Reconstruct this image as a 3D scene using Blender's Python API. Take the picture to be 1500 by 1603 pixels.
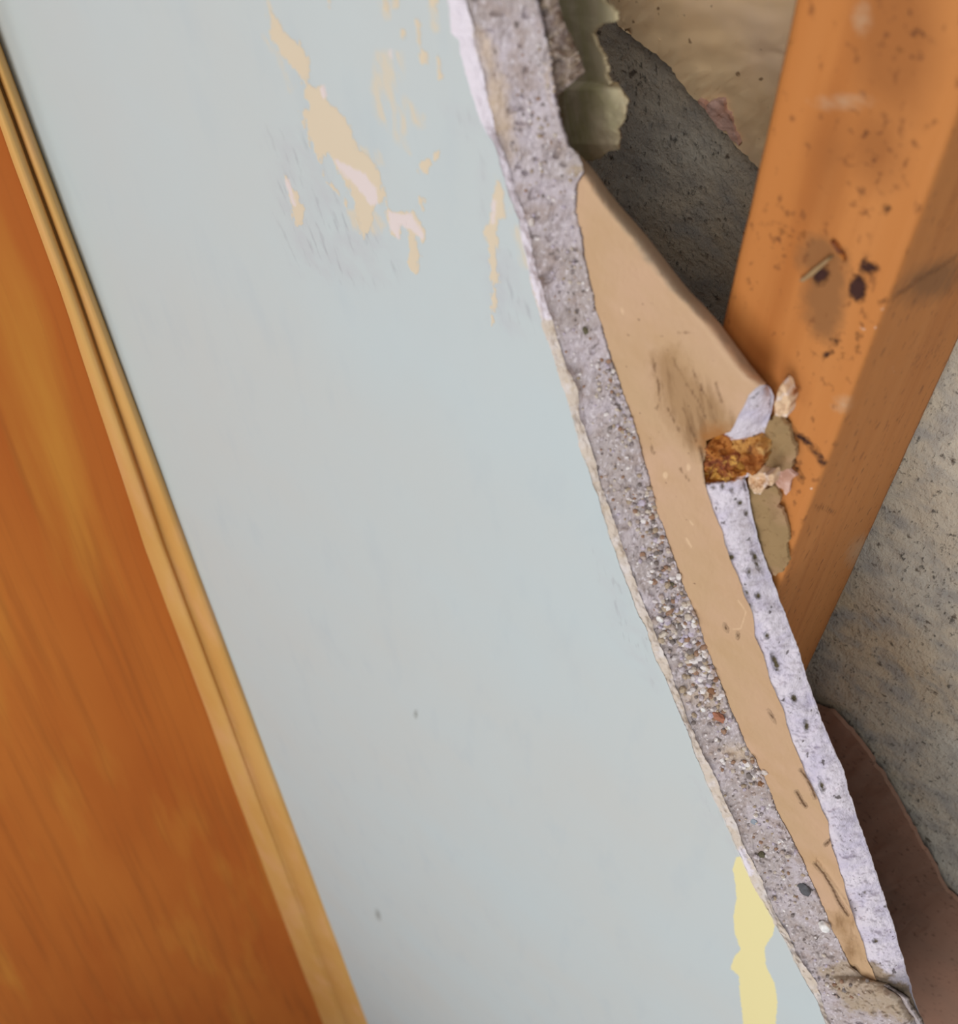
import bpy, bmesh, math, random
import numpy as np
from mathutils import Matrix, Vector
random.seed(4); RNG = np.random.RandomState(4)
for o in list(bpy.data.objects): bpy.data.objects.remove(o)
scene = bpy.context.scene
COL = scene.collection

# ------------------------------------------------------------------ camera (recovered from the vertical vanishing point)
F = 2200.0; CX, CY = 750.0, 801.5
PHI = math.radians(40.0)
CAM = np.array([0.0, 0.0, 2.30])
V = np.array([20.0/F, 1318.5/F, 1.0]); V /= np.linalg.norm(V)          # straight down, in camera axes right/down/forward
ex = np.array([1.0, 0, 0]); ex = ex - V*ex.dot(V); ex /= np.linalg.norm(ex)
ew = -np.cross(V, ex)*-1
if ew[2] < 0: ew = -ew
T = math.cos(PHI)*ex - math.sin(PHI)*ew                                # along the wall (+X)
N = math.sin(PHI)*ex + math.cos(PHI)*ew                                # into the wall  (+Y)
if np.cross(T, N).dot(-V) < 0: raise RuntimeError('handedness')
M = np.array([T, N, -V])                                               # camera axes -> world
cam_data = bpy.data.cameras.new('camera'); cam = bpy.data.objects.new('camera', cam_data); COL.objects.link(cam)
R = Matrix(((M[0][0], -M[0][1], -M[0][2]), (M[1][0], -M[1][1], -M[1][2]), (M[2][0], -M[2][1], -M[2][2])))
cam.matrix_world = Matrix.Translation(Vector(CAM)) @ R.to_4x4()
cam_data.sensor_fit = 'HORIZONTAL'; cam_data.sensor_width = 36.0; cam_data.lens = 36.0*F/1500.0
cam_data.clip_start = 0.01
cam_data.dof.use_dof = True; cam_data.dof.focus_distance = 0.52; cam_data.dof.aperture_fstop = 22.0
scene.camera = cam

# ------------------------------------------------------------------ light and exposure
w = bpy.data.worlds.new('world'); scene.world = w; w.use_nodes = True
bg = w.node_tree.nodes['Background']; bg.inputs[0].default_value = (0.80, 0.90, 1.0, 1); bg.inputs[1].default_value = 0.55
def area(name, loc, target, size, power, color):
    l = bpy.data.lights.new(name, 'AREA'); l.shape = 'RECTANGLE'; l.size, l.size_y = size; l.energy = power; l.color = color
    o = bpy.data.objects.new(name, l); COL.objects.link(o); o.location = loc
    o.rotation_euler = (Vector(target)-Vector(loc)).to_track_quat('-Z', 'Y').to_euler(); return o
area('window_daylight', (0.42, -1.38, 1.55), (-0.15, 0.25, 1.15), (0.9, 2.0), 25, (1.0, 0.965, 0.95))
area('overhead_cavity_fill', (0.38, -0.95, 3.40), (-0.15, 0.3, 1.9), (0.6, 0.6), 17, (1.0, 0.96, 0.92))  # unseen overhead fill, added to brighten the upper cavity
area('warm_left_fill', (-0.85, -1.5, 2.0), (-0.3, 0.2, 1.5), (0.7, 0.7), 5, (1.0, 0.80, 0.55))  # added warm fill, no visible source; tints and lifts the left wall
scene.view_settings.view_transform = 'Standard'; scene.view_settings.look = 'None'
scene.view_settings.exposure = -0.51; scene.view_settings.gamma = 1.0

# ------------------------------------------------------------------ mapping and noise helpers
FLOOR = -0.25
P0 = 0.1875              # painted face
PL = P0 + 0.012          # face of the gypsum lath under the plaster
PB = P0 + 0.0218         # back of the lath
P1 = 0.2115              # front of the stud
P2 = 0.2985              # back of the stud / back lath of the far side
P3 = 0.3085              # rough plaster of the far side
def at(px, py, p):
    px, py, p = np.broadcast_arrays(np.asarray(px, float), np.asarray(py, float), np.asarray(p, float))
    d = np.stack([(px-CX)/F, (py-CY)/F, np.ones_like(px)], -1)
    wd = d @ M.T
    return CAM + wd*(p/wd[..., 1])[..., None]
def kx(s, p):
    """image slope (towards the vertical vanishing point) of the plumb line standing at s along the wall, depth p"""
    q = project(np.array([[s, p, CAM[2]-0.8]])); return float((q[0][0]-770)/(2120-q[1][0]))
def project(P):
    c = (P-CAM) @ M
    return CX+F*c[..., 0]/c[..., 2], CY+F*c[..., 1]/c[..., 2]
def curve(pts):
    pts = sorted(pts)
    if pts[-1][0] in (1720, 1715): pts.append((2000, 770+(pts[-1][1]-770)*0.3))      # plumb continuation below the frame
    ys = np.array([q[0] for q in pts], float); xs = np.array([q[1] for q in pts], float)
    return lambda y: np.interp(y, ys, xs)
_tab = RNG.rand(65536)
def vnoise(x, y, z=0.0):
    x, y, z = np.broadcast_arrays(np.asarray(x, float), np.asarray(y, float), np.asarray(z, float))
    xi, yi, zi = np.floor(x).astype(np.int64), np.floor(y).astype(np.int64), np.floor(z).astype(np.int64)
    fx, fy, fz = x-xi, y-yi, z-zi
    fx, fy, fz = fx*fx*(3-2*fx), fy*fy*(3-2*fy), fz*fz*(3-2*fz)
    def h(a, b, c): return _tab[(a*73856093 ^ b*19349663 ^ c*83492791) & 65535]
    r = 0
    for i in (0, 1):
        for j in (0, 1):
            for k in (0, 1):
                r = r + h(xi+i, yi+j, zi+k)*(fx if i else 1-fx)*(fy if j else 1-fy)*(fz if k else 1-fz)
    return r-0.5
def fbm(x, y, z=0.0, o=4):
    r = 0; a = 1.0
    for i in range(o): r = r+a*vnoise(x*2**i+17*i, y*2**i, z*2**i if np.any(z) else i*5.3); a *= 0.55
    return r
def polysdf(X, Y, poly):
    poly = np.array(poly, float); n = len(poly); d = np.full(X.shape, 1e9); ins = np.zeros(X.shape, bool)
    for i in range(n):
        a, b = poly[i], poly[(i+1) % n]; e = b-a
        t = np.clip(((X-a[0])*e[0]+(Y-a[1])*e[1])/(e.dot(e)+1e-9), 0, 1)
        d = np.minimum(d, np.hypot(X-a[0]-t*e[0], Y-a[1]-t*e[1]))
        c = ((a[1] > Y) != (b[1] > Y)) & (X < (b[0]-a[0])*(Y-a[1])/((b[1]-a[1]) if abs(b[1]-a[1]) > 1e-9 else 1e-9)+a[0])
        ins ^= c
    return np.where(ins, -d, d)
def linesdf(X, Y, pts, hw):
    d = np.full(X.shape, 1e9); pts = np.array(pts, float)
    for a, b in zip(pts[:-1], pts[1:]):
        e = b-a; t = np.clip(((X-a[0])*e[0]+(Y-a[1])*e[1])/(e.dot(e)+1e-9), 0, 1)
        d = np.minimum(d, np.hypot(X-a[0]-t*e[0], Y-a[1]-t*e[1]))
    return d-hw
def ellsdf(X, Y, cx, cy, rx, ry, ang=0):
    c, s = math.cos(math.radians(ang)), math.sin(math.radians(ang))
    u = (X-cx)*c+(Y-cy)*s; v = -(X-cx)*s+(Y-cy)*c
    return (np.hypot(u/rx, v/ry)-1)*min(rx, ry)
def smin(X, *ds):
    r = np.full(X.shape, 40.0)
    for d in ds: r = np.minimum(r, d)
    return np.clip(r, -40, 40)

# ------------------------------------------------------------------ object helpers
def tag(o, label=None, cat=None, group=None, kind=None):
    if label: o['label'] = label
    if cat: o['category'] = cat
    if group: o['group'] = group
    if kind: o['kind'] = kind
    return o
def empty(name, loc, **k):
    o = bpy.data.objects.new(name, None); o.empty_display_size = 0.03; COL.objects.link(o); o.location = loc
    return tag(o, **k)
def link(name, me, mat, parent=None, smooth=True):
    o = bpy.data.objects.new(name, me); COL.objects.link(o)
    if mat: me.materials.append(mat)
    if parent is not None:
        me.transform(Matrix.Translation(-Vector(parent.location))); o.parent = parent
    if smooth: me.polygons.foreach_set('use_smooth', [True]*len(me.polygons))
    me.update(); return o
def settle(o, at_point):
    """origin at a point of the thing itself"""
    o.data.transform(Matrix.Translation(-Vector(at_point))); o.location = at_point; return o
def grid_mesh(name, Pts, attrs=None, close=False):
    Pts = Pts.copy(); Pts[..., 2] = np.maximum(Pts[..., 2], FLOOR); n, m = Pts.shape[:2]; me = bpy.data.meshes.new(name)
    idx = np.arange(n*m).reshape(n, m)
    if close:
        a = idx[:-1, :]; b = np.roll(idx, -1, 1)[:-1, :]; c = np.roll(idx, -1, 1)[1:, :]; d = idx[1:, :]
    else:
        a, b, c, d = idx[:-1, :-1], idx[:-1, 1:], idx[1:, 1:], idx[1:, :-1]
    q = np.stack([a, d, c, b], -1).reshape(-1, 4)
    me.vertices.add(n*m); me.vertices.foreach_set('co', Pts.reshape(-1).astype(np.float32))
    me.loops.add(q.size); me.loops.foreach_set('vertex_index', q.reshape(-1).astype(np.int32))
    me.polygons.add(len(q)); me.polygons.foreach_set('loop_start', np.arange(0, q.size, 4, dtype=np.int32))
    me.update(calc_edges=True); me.validate()
    for k, v in (attrs or {}).items():
        at_ = me.attributes.new(k, 'FLOAT', 'POINT'); at_.data.foreach_set('value', np.asarray(v, np.float32).reshape(-1))
    return me
def jag(poly, step=4.0, amp=1.5, seed=0):
    """traced outline with finer torn wobble"""
    out = []; n = len(poly)
    for i in range(n):
        a, b = poly[i], poly[(i+1) % n]; L = math.hypot(b[0]-a[0], b[1]-a[1]); k = max(1, int(L/step))
        for j in range(k):
            t = j/k; x = a[0]+(b[0]-a[0])*t; y = a[1]+(b[1]-a[1])*t
            nx, ny = (b[1]-a[1])/(L+1e-6), -(b[0]-a[0])/(L+1e-6)
            r = amp*2*float(fbm(x*0.13+seed*7.1, y*0.13, 0.0, 3)); out.append((x+nx*r, y+ny*r))
    return out
def prism(name, poly, p, thick, mat, parent=None, relief=0.0, tilt=None, step=4.0, amp=1.5, seed=0, cell=None):
    """solid slab whose front outline is traced; p may be a function of px,py"""
    poly = jag(poly, step, amp, seed)
    pf = p if callable(p) else (lambda x, y: p)
    bm = bmesh.new()
    vs = [bm.verts.new((x, y, 0)) for x, y in poly]; f = bm.faces.new(vs)
    bmesh.ops.triangulate(bm, faces=[f])
    for _ in range(5):
        Lm = cell or 9.0
        es = [e for e in bm.edges if e.calc_length() > Lm and not e.is_boundary]
        if not es: break
        bmesh.ops.subdivide_edges(bm, edges=es, cuts=1)
        bmesh.ops.triangulate(bm, faces=bm.faces[:])
        bmesh.ops.beautify_fill(bm, faces=bm.faces[:], edges=[e for e in bm.edges if not e.is_boundary])
    bnd = {v.index for v in bm.verts if v.is_boundary}
    bm.verts.ensure_lookup_table(); bm.verts.index_update()
    px = np.array([v.co.x for v in bm.verts]); py = np.array([v.co.y for v in bm.verts])
    pp = np.array([pf(a, b) for a, b in zip(px, py)], float)
    if relief: pp = pp+relief*fbm(px*0.06+seed*3.3, py*0.06, 0.0, 4)
    W = at(px, py, pp)
    for v, c in zip(bm.verts, W): v.co = c
    top = bm.faces[:]
    r = bmesh.ops.extrude_face_region(bm, geom=top)
    nv = [g for g in r['geom'] if isinstance(g, bmesh.types.BMVert)]
    for v in nv: v.co.y += thick
    bmesh.ops.recalc_face_normals(bm, faces=bm.faces[:])
    bm.normal_update()
    for e_ in bm.edges:
        if len(e_.link_faces) == 2 and (abs(e_.link_faces[0].normal.y) > 0.6) != (abs(e_.link_faces[1].normal.y) > 0.6): e_.smooth = False
    me = bpy.data.meshes.new(name); bm.to_mesh(me); bm.free()
    return link(name, me, mat, parent, smooth=True)
def lump(name, c, r, mat, parent=None, seed=0, squash=(1, 1, 1), rough=0.35, sub=3, rot=0.0):
    bm = bmesh.new(); bmesh.ops.create_icosphere(bm, subdivisions=sub, radius=1.0)
    R3 = Matrix.Rotation(rot, 3, 'Y')
    for v in bm.verts:
        n = v.co.normalized(); k = 1+rough*2*float(fbm(n.x*1.4+seed*9.7, n.y*1.4+seed, n.z*1.4+3.1, 3))
        q = Vector((n.x*k*squash[0], n.y*k*squash[1], n.z*k*squash[2]))*r
        v.co = R3 @ q+Vector(c)
    me = bpy.data.meshes.new(name); bm.to_mesh(me); bm.free()
    return link(name, me, mat, parent, smooth=sub > 2)

# ------------------------------------------------------------------ materials
def srgb(r, g, b):
    f = lambda c: ((c/255+0.055)/1.055)**2.4 if c/255 > 0.04045 else c/255/12.92
    return (f(r), f(g), f(b), 1)
def material(name, base, layers=(), bumps=(), rough=0.8, spec=0.3, coat=0.0, vec=None):
    """layers: dicts mixed over the base in order. src noise/voronoi/attr; lo..hi -> mask 0..1"""
    m = bpy.data.materials.new(name); m.use_nodes = True; nt = m.node_tree; nd = nt.nodes; lk = nt.links
    b = nd['Principled BSDF']; b.inputs['Roughness'].default_value = rough; b.inputs['Specular IOR Level'].default_value = spec
    if coat: b.inputs['Coat Weight'].default_value = coat; b.inputs['Coat Roughness'].default_value = 0.35
    tc = nd.new('ShaderNodeTexCoord')
    src = tc.outputs['Object']
    if vec:
        va = nd.new('ShaderNodeAttribute'); va.attribute_name = vec; src = va.outputs['Vector']
    def coord(sc, loc=(0, 0, 0), rot=(0, 0, 0)):
        mp = nd.new('ShaderNodeMapping'); cs = src
        if any(rot):
            m0 = nd.new('ShaderNodeMapping'); lk.new(src, m0.inputs[0]); m0.inputs['Rotation'].default_value = rot; cs = m0.outputs[0]; rot = (0, 0, 0)
        lk.new(cs, mp.inputs[0])
        mp.inputs['Scale'].default_value = sc; mp.inputs['Location'].default_value = loc; mp.inputs['Rotation'].default_value = rot
        return mp.outputs[0]
    def tex(L):
        sc = L.get('stretch', (1, 1, 1)); s = L.get('scale', 100)
        if L['src'] == 'noise':
            t = nd.new('ShaderNodeTexNoise'); lk.new(coord(sc, L.get('loc', (0, 0, 0)), L.get('rot', (0, 0, 0))), t.inputs['Vector'])
            t.inputs['Scale'].default_value = s; t.inputs['Detail'].default_value = L.get('detail', 4)
            t.inputs['Roughness'].default_value = L.get('r', 0.55); t.inputs['Distortion'].default_value = L.get('dist', 0)
            return t.outputs[0]
        t = nd.new('ShaderNodeTexVoronoi'); lk.new(coord(sc, L.get('loc', (0, 0, 0)), L.get('rot', (0, 0, 0))), t.inputs['Vector'])
        t.inputs['Scale'].default_value = s; return t.outputs[0]
    def mask(L):
        if L['src'] == 'attr':
            a = nd.new('ShaderNodeAttribute'); a.attribute_name = L['name']; v = a.outputs['Fac']
            if L.get('jit', 0):
                n = tex(dict(src='noise', scale=L.get('jscale', 600), stretch=L.get('jstretch', (1, 1, 1)), detail=5, r=0.65))
                ma = nd.new('ShaderNodeMath'); ma.operation = 'MULTIPLY_ADD'; lk.new(n, ma.inputs[0]); ma.inputs[1].default_value = L['jit']*2.2
                lk.new(v, ma.inputs[2]); sb = nd.new('ShaderNodeMath'); sb.operation = 'SUBTRACT'; lk.new(ma.outputs[0], sb.inputs[0]); sb.inputs[1].default_value = L['jit']*1.1; v = sb.outputs[0]
        else: v = tex(L)
        mr = nd.new('ShaderNodeMapRange'); lk.new(v, mr.inputs[0]); mr.inputs[1].default_value = L['lo']; mr.inputs[2].default_value = L['hi']
        mr.inputs[3].default_value = 0; mr.inputs[4].default_value = L.get('amt', 1.0); out = mr.outputs[0]
        if 'gate' in L:
            g = mask(L['gate']); mu = nd.new('ShaderNodeMath'); mu.operation = 'MULTIPLY'; lk.new(out, mu.inputs[0]); lk.new(g, mu.inputs[1]); out = mu.outputs[0]
        return out
    rgb = nd.new('ShaderNodeRGB'); rgb.outputs[0].default_value = srgb(*base); cur = rgb.outputs[0]
    for L in layers:
        mx = nd.new('ShaderNodeMix'); mx.data_type = 'RGBA'; lk.new(mask(L), mx.inputs[0]); lk.new(cur, mx.inputs[6])
        mx.inputs[7].default_value = srgb(*L['col']); cur = mx.outputs[2]
    lk.new(cur, b.inputs['Base Color'])
    prev = None
    for B in bumps:
        bp = nd.new('ShaderNodeBump'); bp.inputs['Strength'].default_value = B.get('strength', 0.5); bp.inputs['Distance'].default_value = B.get('depth', 0.001)
        lk.new(mask(B), bp.inputs['Height'])
        if prev: lk.new(prev, bp.inputs['Normal'])
        prev = bp.outputs[0]
    if prev: lk.new(prev, b.inputs['Normal'])
    return m

N_ = lambda **k: dict(src='noise', **k)
A_ = lambda name, jit=0, **k: dict(src='attr', name=name, jit=jit, **{**dict(lo=1.2, hi=-1.2), **k})
M_paint = material('blue_paint', (192, 204, 207), [
    N_(scale=6, lo=0.35, hi=0.7, col=(196, 200, 198), amt=0.7),
    N_(scale=60, stretch=(1, 1, 0.25), lo=0.55, hi=0.85, col=(180, 193, 200), amt=0.5),
    N_(scale=420, stretch=(1, 1, 0.18), rot=(0, 0.25, 0), lo=0.56, hi=0.72, col=(140, 142, 150), amt=0.55, gate=A_('scuff', 16, lo=10, hi=-16, jscale=120)),
    N_(scale=90, lo=0.4, hi=0.7, col=(186, 186, 192), amt=0.5, gate=A_('scuff', 16, lo=14, hi=-18, jscale=120)),
    N_(scale=300, stretch=(1, 1, 0.2), rot=(0, 0.2, 0), lo=0.42, hi=0.56, col=(212, 202, 182), amt=0.85, gate=A_('faint', 10, lo=6, hi=-4, jscale=200)),
    A_('peel', 14, col=(216, 202, 178), jscale=420, jstretch=(1, 1, 0.45)),
    A_('pink', 7, lo=2, hi=-2, col=(222, 210, 208), jscale=500, jstretch=(1, 1, 0.5)),
    A_('yellow', 3, col=(232, 222, 165), jscale=300),
    A_('spot', 3, lo=2, hi=-3, col=(110, 112, 105), amt=0.7),
], [A_('peel', 14, jscale=420, jstretch=(1, 1, 0.45), strength=0.35, depth=0.0004, lo=-2, hi=2),
    N_(scale=500, lo=0, hi=1, strength=0.06, depth=0.0006)], rough=0.62, spec=0.3)
M_finish = material('cream_finish_coat', (204, 190, 176), [
    N_(scale=160, lo=0.45, hi=0.65, col=(216, 208, 206), amt=0.8), N_(scale=400, lo=0.55, hi=0.7, col=(190, 172, 150), amt=0.7),
    A_('white', 8, lo=3, hi=-3, col=(222, 214, 222))],
    [N_(scale=700, lo=0, hi=1, strength=0.5, depth=0.0008)], rough=0.9)
M_plaster = material('grey_sanded_plaster', (176, 165, 163), [
    N_(scale=70, lo=0.42, hi=0.62, col=(192, 182, 188), amt=0.9),
    N_(scale=150, lo=0.5, hi=0.66, col=(166, 150, 144), amt=0.8, loc=(3, 1, 2)),
    N_(stretch=(1, 1, 0.5), scale=650, lo=0.52, hi=0.68, col=(134, 122, 120), amt=0.7, r=0.7, loc=(1, 5, 2)),
    N_(stretch=(1, 1, 0.5), scale=900, lo=0.56, hi=0.66, col=(210, 202, 206), amt=0.8, loc=(7, 5, 2)),
    A_('warm', 20, lo=8, hi=-8, col=(200, 178, 152), amt=0.65, jscale=120),
    N_(stretch=(1, 1, 0.5), scale=330, lo=0.67, hi=0.72, col=(96, 86, 82), amt=0.8, loc=(9, 2, 6), detail=2),
    A_('mud', 20, lo=5, hi=-5, col=(170, 150, 122), amt=0.7, jscale=150),
], [N_(stretch=(1, 1, 0.5), scale=800, lo=0, hi=1, strength=0.5, depth=0.0008, r=0.7), N_(stretch=(1, 1, 0.5), scale=260, lo=0, hi=1, strength=0.4, depth=0.0012)], rough=0.95, spec=0.15)
M_paper = material('tan_lath_paper', (192, 160, 125), [
    N_(scale=18, lo=0.4, hi=0.68, col=(204, 168, 142), amt=0.8),
    N_(scale=40, lo=0.5, hi=0.75, col=(186, 152, 112), amt=0.7, loc=(4, 4, 1)),
    A_('fuzz', 26, lo=10, hi=-14, col=(158, 124, 86), amt=0.75, jscale=150, jstretch=(1, 1, 0.4)),
    N_(scale=300, stretch=(1, 1, 0.15), rot=(0, 0.3, 0), lo=0.5, hi=0.62, col=(134, 102, 70), amt=0.7, gate=A_('fuzz', 20, lo=16, hi=-16, jscale=120)),
    A_('fuzzline', 10, lo=1.6, hi=-2.4, col=(116, 86, 60), amt=0.75, jscale=500, jstretch=(1, 1, 0.3)),
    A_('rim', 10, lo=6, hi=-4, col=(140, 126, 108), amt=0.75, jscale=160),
    A_('crack', 3, lo=1.2, hi=-1.0, col=(100, 72, 50), amt=0.9, jscale=500),
    A_('pale', 2, lo=1.2, hi=-1.0, col=(226, 196, 160), amt=0.6),
    A_('stain', 14, lo=12, hi=-12, col=(158, 104, 52), amt=0.8, jscale=250),
    N_(scale=420, lo=0.71, hi=0.76, col=(110, 80, 60), amt=0.8, detail=2),
], [N_(scale=600, lo=0, hi=1, strength=0.12, depth=0.0006), A_('crack', 3, lo=-2, hi=3, strength=0.8, depth=0.0015)], rough=0.85, spec=0.2)
M_gyp = material('white_gypsum', (216, 208, 217), [
    N_(scale=90, lo=0.45, hi=0.65, col=(196, 188, 206), amt=0.8),
    N_(stretch=(1, 1, 0.5), scale=500, lo=0.55, hi=0.7, col=(176, 166, 178), amt=0.7, r=0.7),
    N_(scale=330, lo=0.655, hi=0.69, col=(96, 88, 88), amt=0.85, detail=2, stretch=(1, 1, 0.6)),
    A_('pit', 4, lo=1.5, hi=-1.5, col=(98, 88, 66), jscale=500),
    A_('rust', 12, lo=2, hi=-4, col=(178, 116, 48), jscale=300),
    dict(src='noise', scale=160, lo=0.5, hi=0.62, col=(132, 62, 28), gate=A_('rust', 12, lo=2, hi=-4)),
    dict(src='noise', scale=220, lo=0.58, hi=0.64, col=(212, 166, 84), loc=(3, 2, 5), gate=A_('rust', 6, lo=0, hi=-3)),
    A_('mud', 20, lo=5, hi=-5, col=(150, 130, 104), amt=0.9, jscale=150),
], [N_(stretch=(1, 1, 0.5), scale=500, lo=0, hi=1, strength=0.6, depth=0.0012, r=0.65), A_('pit', 4, lo=-3, hi=3, strength=0.7, depth=0.002)], rough=0.95, spec=0.1)
M_backpaper = material('torn_back_paper', (150, 124, 88), [
    N_(scale=60, lo=0.45, hi=0.65, col=(168, 134, 104), amt=0.8), N_(scale=500, lo=0.6, hi=0.7, col=(118, 92, 60), amt=0.6)],
    [N_(scale=300, lo=0, hi=1, strength=0.4, depth=0.001)], rough=0.9, spec=0.1)
M_chip = material('pale_chip', (218, 186, 152), [N_(scale=300, lo=0.5, hi=0.6, col=(196, 160, 130), amt=0.9), N_(scale=260, lo=0.55, hi=0.6, col=(226, 205, 190), loc=(2, 2, 2))],
    [N_(scale=500, lo=0, hi=1, strength=0.6, depth=0.001)], rough=0.9)
M_rust = material('rust_stained_gypsum', (186, 134, 70), [N_(scale=90, lo=0.45, hi=0.62, col=(164, 100, 46)), N_(scale=130, lo=0.52, hi=0.62, col=(208, 168, 108), loc=(4, 1, 1)),
    N_(scale=200, lo=0.62, hi=0.68, col=(110, 62, 38), amt=0.8, loc=(8, 1, 1))], [N_(scale=400, lo=0, hi=1, strength=0.8, depth=0.0015)], rough=0.9)
M_rustdark = material('dark_rust_stain', (172, 108, 48), [N_(scale=110, lo=0.45, hi=0.58, col=(128, 66, 36)), N_(scale=220, lo=0.56, hi=0.64, col=(206, 156, 76), loc=(4, 1, 1)), N_(scale=260, lo=0.6, hi=0.66, col=(96, 56, 44), amt=0.8, loc=(8, 1, 1))], [N_(scale=400, lo=0, hi=1, strength=0.8, depth=0.0015)], rough=0.9)
M_stud = material('pine_stud', (192, 126, 68), [
    N_(scale=26, stretch=(1, 1, 0.06), lo=0.4, hi=0.7, col=(182, 112, 52), amt=0.9, dist=0.4),
    N_(scale=110, stretch=(1, 1, 0.05), lo=0.5, hi=0.75, col=(164, 96, 42), amt=0.6),
    A_('tone', 20, lo=26, hi=-34, col=(150, 92, 46), amt=0.75, jscale=60),
    A_('olive', 20, lo=12, hi=-12, col=(136, 92, 54), amt=0.85, jscale=160),
    N_(scale=380, lo=0.57, hi=0.66, col=(96, 54, 30), amt=0.85, loc=(6, 2, 1), gate=A_('dirt', 12, lo=12, hi=-16, jscale=120)),
    A_('pale', 12, lo=8, hi=-12, col=(190, 164, 134), amt=0.6, jscale=300),
    A_('dark', 8, lo=2, hi=-2.5, col=(62, 34, 28), jscale=420),
    N_(scale=340, lo=0.61, hi=0.69, col=(124, 74, 38), amt=0.6, detail=2, stretch=(1, 1, 0.5)),
    A_('white', 3, lo=1, hi=-1, col=(228, 214, 200), jscale=800),
], [N_(scale=160, stretch=(1, 1, 0.08), lo=0, hi=1, strength=0.2, depth=0.001), A_('dark', 8, lo=-3, hi=3, strength=0.6, depth=0.002)], rough=0.7, spec=0.25)
M_wood = material('varnished_orange_wood', (184, 104, 38), [
    N_(scale=9, stretch=(1, 1, 0.12), lo=0.38, hi=0.68, col=(168, 84, 26), amt=0.95, dist=0.2),
    N_(scale=16, stretch=(1, 1, 0.1), lo=0.52, hi=0.72, col=(196, 132, 50), amt=0.8, loc=(5, 0, 3)),
    N_(scale=120, stretch=(1, 1, 0.02), lo=0.5, hi=0.8, col=(144, 78, 28), amt=0.7),
], [N_(scale=150, stretch=(1, 1, 0.03), lo=0, hi=1, strength=0.08, depth=0.0006)], rough=0.5, spec=0.3, vec='grain')
M_edge = material('tan_moulding_wood', (208, 160, 92), [
    N_(scale=14, stretch=(1, 1, 0.3), lo=0.4, hi=0.65, col=(200, 146, 74), amt=0.8),
    N_(scale=60, stretch=(1, 1, 0.2), lo=0.5, hi=0.7, col=(214, 162, 112), amt=0.6),
    A_('groove', 6, lo=5, hi=-4, col=(160, 122, 70), amt=0.25, jscale=60)], rough=0.55, spec=0.3)
M_grey = material('rough_far_plaster', (196, 190, 176), [
    N_(scale=9, lo=0.42, hi=0.62, col=(196, 174, 142), amt=0.8),
    N_(scale=60, lo=0.45, hi=0.65, col=(160, 156, 150), amt=0.8),
    N_(stretch=(1, 1, 0.5), scale=420, lo=0.58, hi=0.68, col=(84, 80, 74), amt=0.85, r=0.7),
    N_(scale=130, lo=0.64, hi=0.70, col=(80, 66, 54), amt=0.8, loc=(3, 3, 3))],
    [N_(stretch=(1, 1, 0.5), scale=420, lo=0, hi=1, strength=0.7, depth=0.002, r=0.7), N_(scale=80, lo=0, hi=1, strength=0.5, depth=0.004)], rough=0.95, spec=0.1)
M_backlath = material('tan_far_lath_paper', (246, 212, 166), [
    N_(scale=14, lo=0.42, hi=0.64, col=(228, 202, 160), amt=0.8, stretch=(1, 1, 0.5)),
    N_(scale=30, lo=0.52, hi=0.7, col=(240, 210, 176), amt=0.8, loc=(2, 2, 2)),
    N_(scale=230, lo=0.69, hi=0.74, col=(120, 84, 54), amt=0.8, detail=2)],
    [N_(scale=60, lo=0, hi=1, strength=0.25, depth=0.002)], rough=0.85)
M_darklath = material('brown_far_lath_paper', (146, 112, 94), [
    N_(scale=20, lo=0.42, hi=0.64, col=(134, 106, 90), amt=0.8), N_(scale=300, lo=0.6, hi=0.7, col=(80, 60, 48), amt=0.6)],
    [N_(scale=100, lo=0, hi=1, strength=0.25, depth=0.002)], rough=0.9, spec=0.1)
M_pink = material('pinkish_torn_paper', (206, 170, 156), [N_(scale=200, lo=0.45, hi=0.6, col=(180, 134, 112), amt=0.8)], [N_(scale=300, lo=0, hi=1, strength=0.5, depth=0.002)], rough=0.9)
M_flap = material('olive_paper_curl', (188, 176, 146), [
    N_(scale=45, lo=0.45, hi=0.65, col=(160, 154, 110), amt=0.8), N_(scale=30, lo=0.5, hi=0.7, col=(206, 192, 168), amt=0.8, loc=(4, 4, 4)),
    A_('edge', 6, lo=4, hi=0, col=(190, 172, 136), amt=0.4)],
    [N_(scale=200, lo=0, hi=1, strength=0.3, depth=0.001)], rough=0.9, spec=0.1)
def plain(name, col, b=0.6): return material(name, col, [N_(scale=600, lo=0.4, hi=0.7, col=tuple(int(c*0.75) for c in col), amt=0.7)], [N_(scale=900, lo=0, hi=1, strength=b, depth=0.0006)], rough=0.85)
M_white = plain('white_crumb', (240, 238, 236), 0.3); M_dk = plain('dark_pebble', (92, 92, 96)); M_terra = plain('terracotta_pebble', (168, 112, 88))
M_brownp = plain('brown_pebble', (140, 102, 74)); M_olive = plain('olive_pebble', (98, 92, 70)); M_bluep = plain('bluish_pebble', (150, 158, 168)); M_crumb = plain('cream_crumb', (222, 212, 206))
M_floor = material('wood_floor', (150, 110, 74), [N_(scale=30, stretch=(1, 0.05, 1), lo=0.4, hi=0.7, col=(128, 88, 56))], rough=0.6)

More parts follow.
